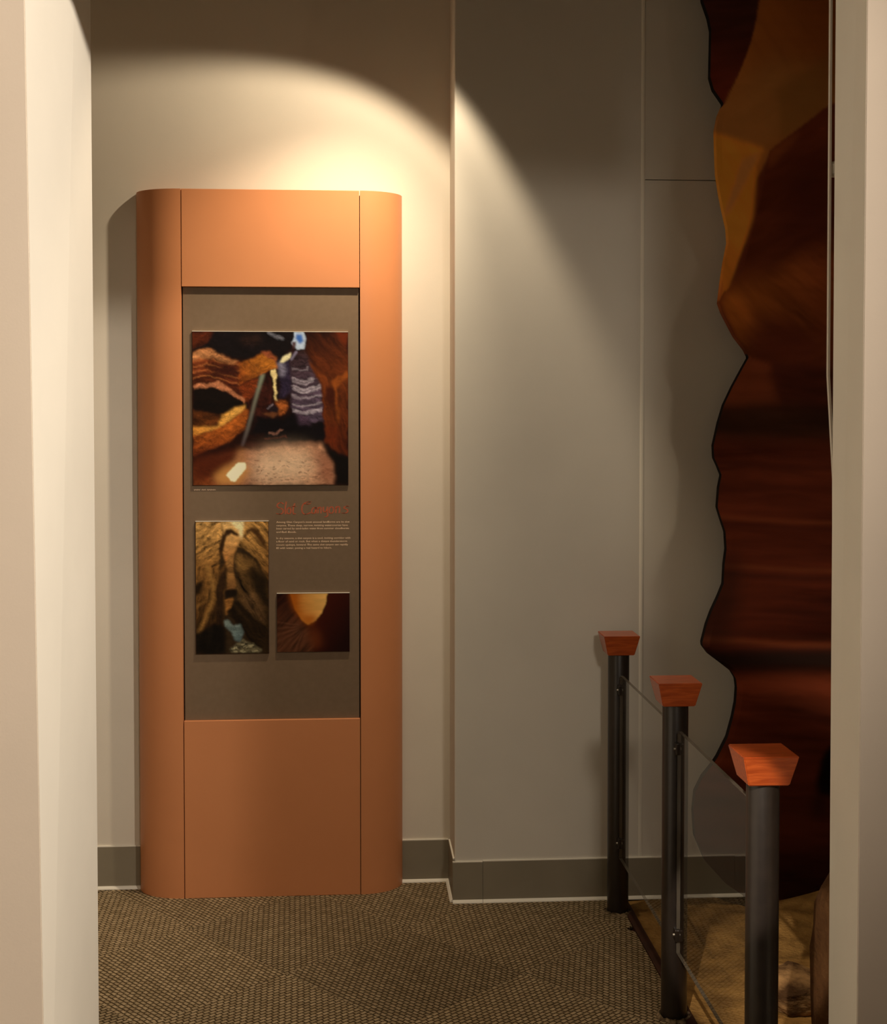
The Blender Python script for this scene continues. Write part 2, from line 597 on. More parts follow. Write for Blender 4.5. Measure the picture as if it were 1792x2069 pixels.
class Canvas:
    """picture in the pixel frame of its own print: x0..x1, y0..y1"""

    def __init__(self, x0, x1, y0, y1, nx, ny, base, wob=0.0):
        X, Y = np.meshgrid(np.linspace(x0, x1, nx), np.linspace(y0, y1, ny))
        self.X, self.Y = X, Y
        self.raw = (X, Y)
        if wob:
            for sc, am, sd in ((90, 1.0, 201), (32, 0.5, 211), (12, 0.28, 221)):
                self.X = self.X + wob * am * 2 * (fbm(X / sc, Y / sc, sd, 2) - .5)
                self.Y = self.Y + wob * am * 2 * (fbm(X / sc, Y / sc, sd + 5, 2) - .5)
        self.px = (x1 - x0) / nx
        self.a = np.zeros((ny, nx, 3)) + np.array(lin(*base))

    def mask(self, pts, soft=0.0, warp=0.0, seed=3):
        X, Y = self.X, self.Y
        if warp:
            s = warp * 4
            X = X + warp * (fbm(self.X / s, self.Y / s, seed) - .5) * 2
            Y = Y + warp * (fbm(self.X / s, self.Y / s, seed + 9) - .5) * 2
        ins = np.zeros(X.shape, bool)
        n = len(pts)
        for i in range(n):
            (xa, ya), (xb, yb) = pts[i], pts[(i + 1) % n]
            if ya == yb:
                continue
            c = (ya > Y) != (yb > Y)
            ins ^= c & (X < (xb - xa) * (Y - ya) / (yb - ya) + xa)
        return blur(ins.astype(float), max(soft / self.px, 0.45))

    def fill(self, pts, col, soft=3, warp=0, col2=None, p0=None, p1=None, op=1.0, seed=3, tex=0.0, ang=0.0, freq=0.03, stretch=6.0):
        m = self.mask(pts, soft, warp, seed)[..., None] * op
        c = np.array(lin(*col))
        if col2 is not None:
            d = np.array(p1, float) - np.array(p0, float)
            t = ((self.X - p0[0]) * d[0] + (self.Y - p0[1]) * d[1]) / (d @ d)
            t = np.clip(t, 0, 1)[..., None]
            c = c * (1 - t) + np.array(lin(*col2)) * t
        if tex:
            ca, sa = math.cos(math.radians(ang)), math.sin(math.radians(ang))
            U = (self.X * ca + self.Y * sa) * freq / stretch
            V = (-self.X * sa + self.Y * ca) * freq
            n = fbm(U + 20, V + 20 + 0.8 * fbm(U * 2 + 5, V * .5 + 5, seed + 40), seed + 20, 4)
            c = c * np.clip(1 + tex * (n[..., None] - 0.5) * 3.2, 0.05, 4)
        self.a = self.a * (1 - m) + c * m

    def relief(self, amp):
        """fine weathered streaks over everything printed so far"""
        X, Y = self.X, self.Y
        a = fbm(X / 55 + 4, Y / 55 + 4, 301, 3) * 3.0
        n = fbm(X / 70 + a + 9, Y / 16 + a * 2.2 + 9, 311, 4) - .5
        n2 = fbm(X / 22 + 3, Y / 14 + 3, 321, 3) - .5
        self.a = self.a * np.clip(1 + amp * (1.9 * n + .8 * n2), .25, 2.2)[..., None]

    def line(self, pts, w, col, soft=2, op=1.0):
        d = np.full(self.X.shape, 1e9)
        for (xa, ya), (xb, yb) in zip(pts, pts[1:]):
            vx, vy = xb - xa, yb - ya
            t = np.clip(((self.X - xa) * vx + (self.Y - ya) * vy) / (vx * vx + vy * vy + 1e-9), 0, 1)
            d = np.minimum(d, np.hypot(self.X - xa - t * vx, self.Y - ya - t * vy))
        m = (np.clip((w / 2 + soft - d) / (2 * soft), 0, 1) * op)[..., None]
        self.a = self.a * (1 - m) + np.array(lin(*col)) * m


def print_mesh(name, arr, x0, x1, z0, z1, y, mat, parent):
    """arr rows run from the top down; flat printed sheet facing -y"""
    ny, nx, _ = arr.shape
    gx = np.linspace(x0, x1, nx)
    gz = np.linspace(z1, z0, ny)
    XX, ZZ = np.meshgrid(gx, gz)
    co = np.stack([XX, np.full_like(XX, y), ZZ], -1).reshape(-1, 3)
    idx = np.arange(nx * ny).reshape(ny, nx)
    q = np.stack([idx[:-1, :-1], idx[1:, :-1], idx[1:, 1:], idx[:-1, 1:]], -1).reshape(-1, 4)
    me = bpy.data.meshes.new(name)
    me.from_pydata(co.tolist(), [], q.tolist())
    at = me.color_attributes.new('print', 'FLOAT_COLOR', 'POINT')
    at.data.foreach_set('color', np.concatenate([np.clip(arr, 0, 1), np.ones((ny, nx, 1))], -1).reshape(-1).astype(np.float32))
    me.materials.append(M[mat])
    return link(name, me, parent)


# ------------------------------------------------------------------ kiosk
KF = 4.610                                  # front face
kx0, kx1 = -0.752, 0.170
zt = float(atY(550, 383, KF)[2])
pxl = float(atY(368.5, 1000, KF)[0])         # joints between end columns and panels
pxr = float(atY(727.5, 1000, KF)[0])
zh = float(atY(545, 580, KF)[2])             # underside of the header
zl = float(atY(552, 1454.5, KF)[2])          # top of the base panel
kiosk = empty('display_kiosk', ((kx0 + kx1) / 2, (KF + YB) / 2, 0))
tag(kiosk, 'tall terracotta orange display kiosk with rounded ends, photos and text against the wall', 'display kiosk')
GAP = 0.0012


def rounded_end(xo, xi):
    """quarter ellipse from the wall at xo to the front at xi"""
    pts = []
    for t in np.linspace(0, math.pi / 2, 25):
        pts.append((xi + (xo - xi) * math.cos(t), YB - 0.001 - (YB - 0.001 - KF) * math.sin(t)))
    pts.append((xi, YB - 0.001))
    return pts


for xo, xi in ((kx0, pxl - GAP), (kx1, pxr + GAP)):
    bm = prism_bm(rounded_end(xo, xi), 0.0, zt)
    top = [e for e in bm.edges if all(abs(v_.co.z - zt) < 1e-5 for v_ in e.verts)]
    o = finish(bm, 'end_column', 'terracotta', kiosk)
    shade_auto(o, 30)
    tag(o, 'terracotta rounded end column')
box('header_panel', pxl + GAP, pxr - GAP, KF, YB - 0.03, zh, zt, 'terracotta', kiosk, 0.0012)
box('base_panel', pxl + GAP, pxr - GAP, KF, YB - 0.03, 0.0, zl, 'terracotta', kiosk, 0.0015)
box('core', pxl - 0.002, pxr + 0.002, KF + 0.045, YB - 0.012, 0.0, zt - 0.01, 'kiosk_core', kiosk)
YP = KF + 0.0135
sign = box('sign_panel', pxl + 0.0035, pxr - 0.0035, YP, YP + 0.012, zl + 0.0008, zh + 0.012, 'sign', kiosk)
tag(sign, 'taupe graphic panel set back in the kiosk')
box('panel_spacer', pxl, pxr, YP + 0.012, KF + 0.046, zl, zh, 'kiosk_core', kiosk)


# prints ---------------------------------------------------------------
def A(x, y):
    return (x, y)


def photo_main():
    c = Canvas(205, 1550, 465, 1800, 250, 250, (38, 14, 10), 16)
    wX, wY = c.X, c.Y
    # dark roof of the slot
    c.fill([(200, 460), (1100, 460), (1060, 600), (960, 720), (700, 720), (400, 640), (200, 640)], (24, 16, 18), 8, 12)
    c.fill([(200, 460), (380, 460), (330, 560), (200, 610)], (92, 40, 20), 10, 12, tex=.5, ang=-25)
    c.fill([(640, 500), (820, 500), (760, 580), (620, 560)], (50, 30, 24), 25)
    c.line([(870, 470), (920, 500), (980, 528)], 26, (130, 125, 135), 10, .8)
    # left wall of banded rock
    c.fill([(205, 640), (330, 615), (480, 680), (640, 735), (830, 650), (940, 700), (945, 770), (800, 840), (600, 920), (640, 1060), (420, 910), (205, 935)],
           (128, 64, 32), 6, 14, (84, 36, 18), (350, 620), (420, 930), tex=.75, ang=10, freq=.035)
    for k_ in range(9):
        y0_ = 690 + k_ * 26
        c.line([(205, y0_), (330, y0_ - 30), (460, y0_ + 15), (610, y0_ + 40)], 9, (214, 132, 76) if k_ % 2 else (62, 22, 12), 8, .42)
    c.fill([(330, 800), (480, 750), (600, 760), (590, 840), (430, 850)], (58, 22, 14), 20, 12)
    c.fill([(205, 650), (330, 612), (440, 660), (610, 730), (560, 750), (380, 690), (205, 700)], (205, 138, 90), 9, 8, op=.8, tex=.4)
    c.fill([(620, 740), (820, 655), (930, 690), (946, 770), (860, 800), (760, 840), (610, 920), (600, 830)], (208, 128, 48), 10, 8, (140, 70, 26), (880, 700), (620, 880), tex=.4, ang=-25)
    c.fill([(790, 650), (880, 640), (940, 700), (930, 730), (850, 690)], (150, 80, 50), 8)
    c.fill([(600, 930), (780, 850), (760, 980), (700, 1060), (640, 1070)], (128, 58, 24), 8, 8, tex=.4)
    # big dark hollow with a pale rim
    c.fill([(205, 930), (420, 905), (520, 950), (650, 1050), (640, 1085), (520, 1000), (400, 960), (205, 975)], (192, 122, 86), 6, 5, tex=.3)
    c.fill([(205, 965), (380, 945), (500, 1010), (630, 1080), (560, 1150), (430, 1190), (205, 1150)], (22, 12, 8), 6, 6)
    c.fill([(205, 1140), (420, 1180), (560, 1150), (645, 1100), (630, 1150), (500, 1240), (205, 1330)], (92, 48, 18), 10, 8, tex=.5)
    c.fill([(205, 1290), (420, 1280), (460, 1180), (650, 1095), (640, 1150), (480, 1280), (340, 1340), (205, 1370)], (240, 178, 92), 10, 8, (214, 140, 60), (640, 1100), (220, 1360), tex=.25)
    # lower left sweep of rock
    c.fill([(205, 1365), (360, 1340), (520, 1260), (650, 1130), (690, 1160), (660, 1310), (520, 1430), (205, 1560)], (176, 94, 36), 10, 6, (108, 48, 18), (400, 1300), (420, 1500), tex=.4, ang=-25)
    c.fill([(205, 1555), (520, 1430), (660, 1310), (860, 1400), (720, 1500), (420, 1560), (205, 1640)], (40, 14, 8), 16)
    # far slot: dark with lit slivers
    c.fill([(690, 1060), (860, 830), (900, 980), (940, 1060), (900, 1250), (700, 1180)], (70, 30, 22), 14, 10, tex=.5, ang=80)
    c.fill([(940, 720), (1060, 650), (1060, 1000), (950, 1060), (960, 900)], (52, 40, 62), 14, 8, tex=.5, ang=85)
    c.fill([(945, 740), (985, 710), (1010, 800), (980, 860), (950, 840)], (150, 140, 160), 14, op=.8)
    c.fill([(880, 810), (925, 790), (940, 850), (915, 900), (930, 1000), (945, 1080), (920, 1070), (895, 950)], (250, 218, 158), 5, 6)
    c.fill([(930, 1070), (1000, 1060), (1030, 1110), (1000, 1190), (950, 1190)], (150, 82, 38), 8, 6, tex=.6, ang=0, stretch=3)
    c.fill([(840, 1120), (900, 1090), (950, 1140), (900, 1200)], (44, 30, 36), 8)
    c.line([(850, 1130), (910, 1100)], 14, (150, 130, 140), 6, .7)
    c.fill([(800, 1170), (950, 1165), (930, 1190), (890, 1230), (870, 1200)], (120, 72, 44), 6)
    # right hand fluted wall
    c.fill([(1040, 640), (1180, 620), (1240, 760), (1320, 900), (1340, 1240), (1180, 1250), (1060, 1170), (1050, 900)], (62, 40, 42), 10, 8, (92, 74, 92), (1100, 640), (1200, 1200), tex=.55, ang=4, freq=.045)
    for yy, ln, op_ in ((790, 1200, .35), (880, 1250, .7), (905, 1240, .6), (950, 1310, .75), (975, 1310, .85), (1030, 1330, .6), (1095, 1330, .6), (1150, 1320, .75), (1165, 1320, .7)):
        c.line([(1068, yy - 8), (1130, yy + 12), (1200, yy + 10), (ln, yy - 18)], 10 + 8 * op_, (214, 196, 208), 10, op_ * .8)
    c.fill([(1050, 1170), (1110, 1200), (1180, 1250), (1340, 1240), (1340, 1440), (1040, 1440), (860, 1420), (830, 1340), (690, 1360), (760, 1200), (860, 1200), (980, 1230)], (16, 9, 14), 12, 8)
    c.fill([(1090, 1180), (1200, 1200), (1230, 1260), (1130, 1270)], (84, 62, 80), 14)
    c.line([(870, 1340), (930, 1350), (960, 1320), (985, 1325)], 18, (150, 104, 90), 8, .8)
    c.line([(840, 1385), (1020, 1385)], 14, (96, 48, 36), 8, .8)
    c.relief(.4)
    c.X, c.Y = c.raw
    # sky opening at the top
    c.fill([(1080, 460), (1165, 460), (1190, 520), (1175, 610), (1110, 620), (1060, 560), (1085, 510)], (196, 205, 225), 5, 5)
    c.fill([(1100, 480), (1150, 485), (1165, 545), (1130, 570), (1095, 520)], (70, 110, 180), 9)
    c.fill([(1060, 545), (1100, 550), (1095, 600), (1075, 610)], (90, 60, 60), 7)
    c.fill([(985, 680), (1060, 640), (1050, 690), (990, 730), (955, 730)], (240, 222, 180), 6, 4)
    c.line([(1100, 640), (1060, 700)], 22, (140, 128, 150), 8, .8)
    c.X, c.Y = wX, wY
    # right orange buttress
    c.fill([(1175, 620), (1190, 520), (1180, 460), (1550, 460), (1550, 800), (1420, 880), (1300, 820)], (62, 26, 12), 14, 10, (104, 48, 18), (1200, 480), (1340, 860), tex=.5, ang=50)
    c.fill([(1430, 460), (1550, 460), (1550, 600)], (110, 44, 16), 14)
    c.fill([(1190, 690), (1290, 800), (1420, 880), (1550, 790), (1550, 1560), (1480, 1540), (1350, 1420), (1330, 1040), (1300, 900)], (112, 54, 20), 8, 8, (94, 38, 12), (1350, 850), (1480, 1500), tex=.5, ang=75)
    c.fill([(1410, 890), (1540, 800), (1550, 830), (1450, 960), (1480, 1150), (1465, 1280), (1440, 1040)], (150, 78, 28), 9, 6, tex=.3, ang=80)
    c.fill([(1360, 930), (1440, 960), (1460, 1250), (1420, 1100), (1350, 1040)], (74, 28, 10), 10)
    c.fill([(1340, 1290), (1460, 1280), (1470, 1500), (1360, 1420)], (104, 42, 14), 10, tex=.4, ang=75)
    # sandy floor
    c.fill([(205, 1640), (420, 1560), (700, 1490), (900, 1450), (1100, 1430), (1330, 1435), (1400, 1560), (1440, 1700), (1430, 1800), (205, 1800)],
           (206, 150, 118), 14, 8, (136, 70, 34), (1000, 1560), (330, 1740), tex=.3, freq=.06, stretch=2)
    c.fill([(205, 1560), (430, 1520), (640, 1480), (560, 1600), (420, 1720), (205, 1780)], (92, 38, 16), 26)
    c.fill([(1220, 1470), (1400, 1520), (1470, 1800), (1300, 1780)], (150, 84, 60), 36, op=.7)
    c.fill([(1340, 1430), (1480, 1540), (1550, 1580), (1550, 1800), (1440, 1800), (1420, 1640)], (18, 10, 8), 16)
    c.fill([(660, 1430), (1330, 1430), (1300, 1452), (900, 1470), (700, 1500)], (84, 44, 34), 14, op=.8)
    c.fill([(800, 1500), (1150, 1480), (1260, 1640), (1150, 1780), (760, 1790), (700, 1640)], (246, 208, 176), 70, op=.75)
    for _ in range(60):
        x, y = RNG.uniform(700, 1330), RNG.uniform(1580, 1790)
        c.line([(x, y), (x + RNG.uniform(8, 26), y + RNG.uniform(-3, 3))], 7, (120, 78, 62), 4, .55)
    c.relief(.22)
    c.X, c.Y = c.raw
    # light shaft and its bright patch
    c.fill([(790, 840), (830, 828), (760, 1050), (690, 1320), (640, 1460), (620, 1460), (700, 1180)], (176, 180, 156), 9, 0, (120, 100, 104), (800, 840), (640, 1460), op=.6)
    c.fill([(600, 1480), (650, 1480), (670, 1600), (560, 1620)], (190, 130, 84), 24, op=.6)
    c.fill([(380, 1720), (480, 1640), (620, 1600), (700, 1680), (600, 1790), (420, 1790)], (214, 150, 84), 26, op=.8)
    c.fill([(490, 1710), (590, 1605), (655, 1605), (665, 1650), (570, 1770), (530, 1765)], (255, 246, 206), 5, 4)
    return c.a


def photo_tall():
    c = Canvas(145, 760, 305, 1410, 116, 208, (60, 42, 24), 9)
    c.fill([(140, 300), (360, 300), (370, 420), (350, 560), (330, 700), (140, 700)], (190, 142, 84), 8, 8, (150, 102, 52), (200, 320), (250, 700), tex=.75, ang=-30, freq=.05, stretch=3)
    c.fill([(540, 300), (765, 300), (765, 800), (690, 660), (600, 560), (500, 500), (520, 400)], (196, 144, 82), 8, 8, (140, 96, 50), (600, 320), (720, 740), tex=.75, ang=45, freq=.05)
    c.fill([(360, 300), (550, 300), (545, 420), (500, 500), (470, 560), (460, 680), (400, 680), (370, 560), (385, 430)], (226, 176, 112), 8, 5, (206, 136, 74), (450, 320), (430, 640), tex=.25)
    c.fill([(430, 300), (550, 300), (530, 460), (500, 360)], (250, 224, 172), 10)
    c.fill([(335, 540), (362, 440), (395, 372), (440, 360), (500, 398), (508, 432), (450, 404), (408, 424), (384, 500), (345, 600)], (64, 40, 20), 7)
    c.fill([(548, 450), (575, 372), (620, 346), (680, 368), (740, 470), (765, 570), (720, 520), (660, 425), (612, 388), (578, 424)], (92, 60, 30), 9)
    c.fill([(395, 640), (465, 560), (470, 760), (500, 830), (470, 880), (400, 880)], (176, 124, 70), 7, 4, (112, 74, 40), (430, 640), (430, 880), tex=.4)
    c.fill([(465, 560), (560, 570), (650, 640), (740, 760), (765, 900), (765, 1210), (700, 1200), (600, 1080), (500, 960), (480, 840), (495, 740)], (94, 66, 36), 7, 6, (56, 38, 18), (520, 600), (680, 1150), tex=.8, ang=60, freq=.03)
    c.fill([(490, 590), (640, 640), (560, 740), (500, 700)], (136, 98, 54), 14, 6, tex=.5, ang=25)
    c.fill([(600, 700), (740, 760), (765, 1020), (700, 1000), (640, 860)], (44, 30, 15), 22)
    c.fill([(540, 920), (640, 900), (740, 1130), (690, 1150), (590, 1040)], (128, 92, 58), 26, 0, tex=.7, ang=60)
    c.fill([(140, 690), (220, 660), (340, 700), (395, 640), (410, 700), (385, 900), (380, 1180), (300, 1180), (140, 1300)], (124, 84, 42), 8, 8, (76, 48, 22), (250, 700), (260, 1200), tex=.8, ang=100, freq=.035)
    c.fill([(145, 820), (215, 790), (190, 900), (145, 920)], (40, 24, 10), 12)
    c.fill([(300, 880), (350, 760), (400, 660), (410, 720), (385, 900), (375, 1180), (320, 1120)], (52, 32, 16), 9, 5, tex=.5, ang=95)
    c.line([(240, 680), (290, 800), (290, 930), (230, 1100), (170, 1230)], 34, (168, 120, 64), 18, .75)
    c.line([(150, 1010), (230, 960), (250, 850)], 20, (150, 104, 54), 14, .6)
    c.fill([(400, 880), (490, 870), (490, 930), (390, 945)], (32, 20, 10), 8)
    c.fill([(385, 960), (460, 945), (450, 1040), (400, 1090)], (176, 116, 58), 7, 5, tex=.5)
    c.fill([(400, 1060), (500, 960), (620, 1100), (760, 1220), (765, 1410), (700, 1400), (560, 1260), (480, 1130)], (46, 30, 14), 8, 6, tex=.6, ang=50)
    c.fill([(140, 1240), (300, 1150), (390, 1170), (400, 1410), (140, 1410)], (24, 16, 9), 14, tex=.5, ang=100)
    c.fill([(385, 1130), (420, 1120), (450, 1170), (520, 1160), (550, 1240), (520, 1320), (470, 1300), (440, 1220), (400, 1190)], (132, 140, 132), 7, 5, (104, 116, 116), (400, 1130), (520, 1300), tex=.4)
    c.fill([(430, 1370), (540, 1290), (640, 1330), (710, 1390), (690, 1405), (440, 1405)], (104, 92, 70), 6, 6, tex=.8, freq=.06, stretch=2)
    for _ in range(26):
        x, y = RNG.uniform(440, 680), RNG.uniform(1320, 1400)
        if y > 1320 + abs(x - 550) * .4:
            c.line([(x - 9, y), (x + 9, y - 3)], 11, (176, 160, 126), 4, .7)
    c.relief(.45)
    return c.a


def photo_small():
    c = Canvas(825, 1435, 905, 1395, 116, 94, (58, 20, 8), 4)
    c.fill([(820, 900), (930, 900), (980, 1060), (1060, 1170), (1150, 1300), (1130, 1400), (820, 1400)], (96, 56, 36), 16, 0, (62, 26, 14), (1000, 1200), (860, 950), tex=.55, ang=-42, freq=.035)
    c.fill([(1250, 900), (1440, 900), (1440, 1400), (1130, 1400), (1180, 1260), (1100, 1170), (1200, 1060)], (74, 22, 8), 12, 0, (40, 10, 5), (1150, 1150), (1400, 1300))
    c.fill([(1080, 1170), (1180, 1220), (1210, 1330), (1130, 1390), (1090, 1260)], (120, 58, 26), 30, op=.8)
    c.fill([(930, 900), (1250, 900), (1238, 980), (1200, 1070), (1140, 1140), (1080, 1168), (1030, 1130), (970, 1030)], (244, 186, 108), 5, 0, (196, 112, 30), (1220, 940), (960, 1010), tex=.15)
    c.fill([(920, 900), (1010, 900), (1000, 1010), (1040, 1120), (990, 1080), (945, 990)], (180, 92, 16), 22, op=.8)
    c.fill([(1030, 1090), (1160, 1080), (1120, 1160), (1070, 1165)], (196, 104, 22), 20, op=.8)
    for k_ in range(14):
        a = math.radians(105 + k_ * 6.5)
        c.line([(1060 + 60 * math.cos(a), 1180 + 60 * math.sin(a)), (1060 + 330 * math.cos(a), 1180 + 330 * math.sin(a))], 9, (130, 84, 60) if k_ % 2 else (48, 24, 14), 7, .4)
    return c.a


GAIN = np.array([0.84, 0.98, 1.06])


def crop2(x, y):                     # reading grid used for the lower half of the sign
    return 360 + x / 4.1375, 980 + y / 4.1375


def crop1(x, y):
    return 340 + x / 4.2667, 560 + y / 4.2667


def board(pa, pb, arr, what):
    t = 0.0065
    y0 = YP - t
    a, b = atY(*pa, y0), atY(*pb, y0)
    body = box('photo_board', a[0], b[0], y0, YP - 0.0003, b[2], a[2], 'board_edge', kiosk, 0.0006)
    tag(body, what)
    print_mesh('photo_print', np.clip(1.25 * arr ** 1.12 * GAIN, 0, 1), a[0] + 0.0012, b[0] - 0.0012, b[2] + 0.0012, a[2] - 0.0012, y0 - 0.0004, 'photo', body)
    # bright top edge of the mounting board
    box('board_top_edge', a[0], b[0], y0 - 0.0002, YP - 0.0005, a[2], a[2] + 0.0016, 'caulk', body)


board((388, 669.5), (704, 980), photo_main(), 'square photo of a light shaft falling into a red slot canyon')
board(crop2(143, 306), crop2(760, 1408), photo_tall(), 'tall photo of a narrow tan canyon with boulders')
board(crop2(824, 908), crop2(1434, 1392), photo_small(), 'small photo of a glowing orange rock curve')


# lettering ------------------------------------------------------------
def text_line(body, x0, x1, ybase, name='text_line', parent=None, mat='text'):
    cu = bpy.data.curves.new('txt', 'FONT')
    cu.body = body
    cu.size = 1.0
    cu.resolution_u = 2
    cu.offset = 0.018
    tmp = bpy.data.objects.new('txt', cu)
    COL.objects.link(tmp)
    dg = bpy.context.evaluated_depsgraph_get()
    me = bpy.data.meshes.new_from_object(tmp.evaluated_get(dg))
    bpy.data.objects.remove(tmp)
    bpy.data.curves.remove(cu)
    xs = [v_.co.x for v_ in me.vertices]
    w = max(xs) - min(xs)
    a, b = atY(*crop2(x0, ybase), YP), atY(*crop2(x1, ybase), YP)
    sx = (b[0] - a[0]) / w
    sz = 0.0090
    for v_ in me.vertices:
        x, y = v_.co.x, v_.co.y
        v_.co = (a[0] + (x - min(xs)) * sx, YP - 0.0004, a[2] + y * sz)
    me.materials.clear()
    me.materials.append(M[mat])
    return link(name, me, parent)


for body, xe, yb in (("Among Glen Canyon's most unusual landforms are its slot", 1432, 317),
                     ('canyons. These deep, narrow, twisting watercourses have', 1418, 345),
                     ('been carved by sand-laden water from summer cloudbursts', 1428, 371),
                     ('and flash floods.', 988, 400),
                     ('In dry seasons, a slot canyon is a cool, inviting corridor with', 1440, 452),
                     ('a floor of sand or rock. But when a distant thunderstorm', 1412, 479),
                     ('occurs upslope, beware! The same slot canyon can rapidly', 1420, 507),
                     ('fill with water, posing a real hazard to hikers.', 1285, 534)):
    text_line(body, 820, xe, yb, parent=sign)


def strokes(name, paths, width, parent, mat):
    """thin flat ribbons along centre lines given on the sign's reading grid"""
    bm = bmesh.new()
    for path in paths:
        pts = []
        for i in range(len(path) - 1):
            p0 = path[max(i - 1, 0)]
            p1, p2 = path[i], path[i + 1]
            p3 = path[min(i + 2, len(path) - 1)]
            for t in np.linspace(0, 1, 5)[:-1]:
                q = [0.5 * ((2 * p1[a]) + (-p0[a] + p2[a]) * t + (2 * p0[a] - 5 * p1[a] + 4 * p2[a] - p3[a]) * t * t + (-p0[a] + 3 * p1[a] - 3 * p2[a] + p3[a]) * t ** 3) for a in (0, 1)]
                pts.append(q)
        pts.append(list(path[-1]))
        L, R = [], []
        for i, p in enumerate(pts):
            a, b = pts[max(i - 1, 0)], pts[min(i + 1, len(pts) - 1)]
            dx, dy = b[0] - a[0], b[1] - a[1]
            n = math.hypot(dx, dy) or 1
            ox, oy = -dy / n * width / 2, dx / n * width / 2
            for lst, s in ((L, 1), (R, -1)):
                w = atY(*crop2(p[0] + s * ox, p[1] + s * oy), YP)
                lst.append(bm.verts.new((w[0], YP - 0.0004, w[2])))
        for i in range(len(pts) - 1):
            bm.faces.new((L[i], L[i + 1], R[i + 1], R[i]))
    me = bpy.data.meshes.new(name)
    bm.to_mesh(me)
    bm.free()
    me.materials.append(M[mat])
    return link(name, me, parent)


def tx(x, y):                        # finer reading of the title
    gx, gy = 550 + x / 10.86, 1005 + y / 10.86
    return ((gx - 360) * 4.1375, (gy - 980) * 4.1375)


def T(*pts):
    return [tx(*p) for p in pts]


title = []
title.append([T((245, 145), (195, 112), (130, 135), (106, 185), (140, 225), (205, 245), (240, 285), (228, 340), (170, 366), (90, 352))])  # S
title.append([T((308, 92), (292, 180), (285, 280), (292, 370))])                    # l
title.append([T((380, 215), (335, 250), (325, 330), (370, 362), (405, 320), (400, 250), (375, 215))])                      # o
title.append([T((495, 130), (470, 200), (455, 300), (470, 365), (510, 355)), T((420, 205), (520, 195))])                   # t
title.append([T((850, 95), (780, 100), (700, 130), (655, 200), (650, 290), (690, 360), (760, 365), (840, 330))])           # C
title[-1].append(T((700, 130), (760, 150), (840, 130)))
title.append([T((960, 215), (900, 230), (865, 290), (880, 350), (930, 340), (955, 260), (960, 215), (955, 350))])          # a
title.append([T((1005, 210), (1000, 350)), T((1000, 260), (1040, 210), (1070, 240), (1068, 350))])                         # n
title.append([T((1120, 205), (1125, 300), (1170, 320), (1200, 260)), T((1215, 200), (1200, 300), (1215, 400), (1150, 430))])  # y
title.append([T((1300, 200), (1255, 240), (1250, 320), (1300, 350), (1345, 300), (1335, 230), (1300, 200))])               # o
title.append([T((1400, 195), (1395, 345)), T((1395, 250), (1440, 195), (1475, 225), (1470, 345))])                         # n
title.append([T((1680, 190), (1600, 200), (1575, 235), (1640, 265), (1655, 310), (1600, 345), (1530, 340))])               # s
for letter in title:
    doubled = [[(x + dx, y) for x, y in p] for p in letter for dx in (-3.2, 4.2)]
    strokes('title_letter', doubled, 3.6, sign, 'title')

# tiny unreadable credit line under the large photo
zig = [(132 + i * 5.2, 40 + (4 if i % 2 else -4) + 1.5 * math.sin(i * 1.7)) for i in range(36)]
strokes('credit_line', [zig[:11], zig[12:20], zig[21:36]], 4.2, sign, 'text')

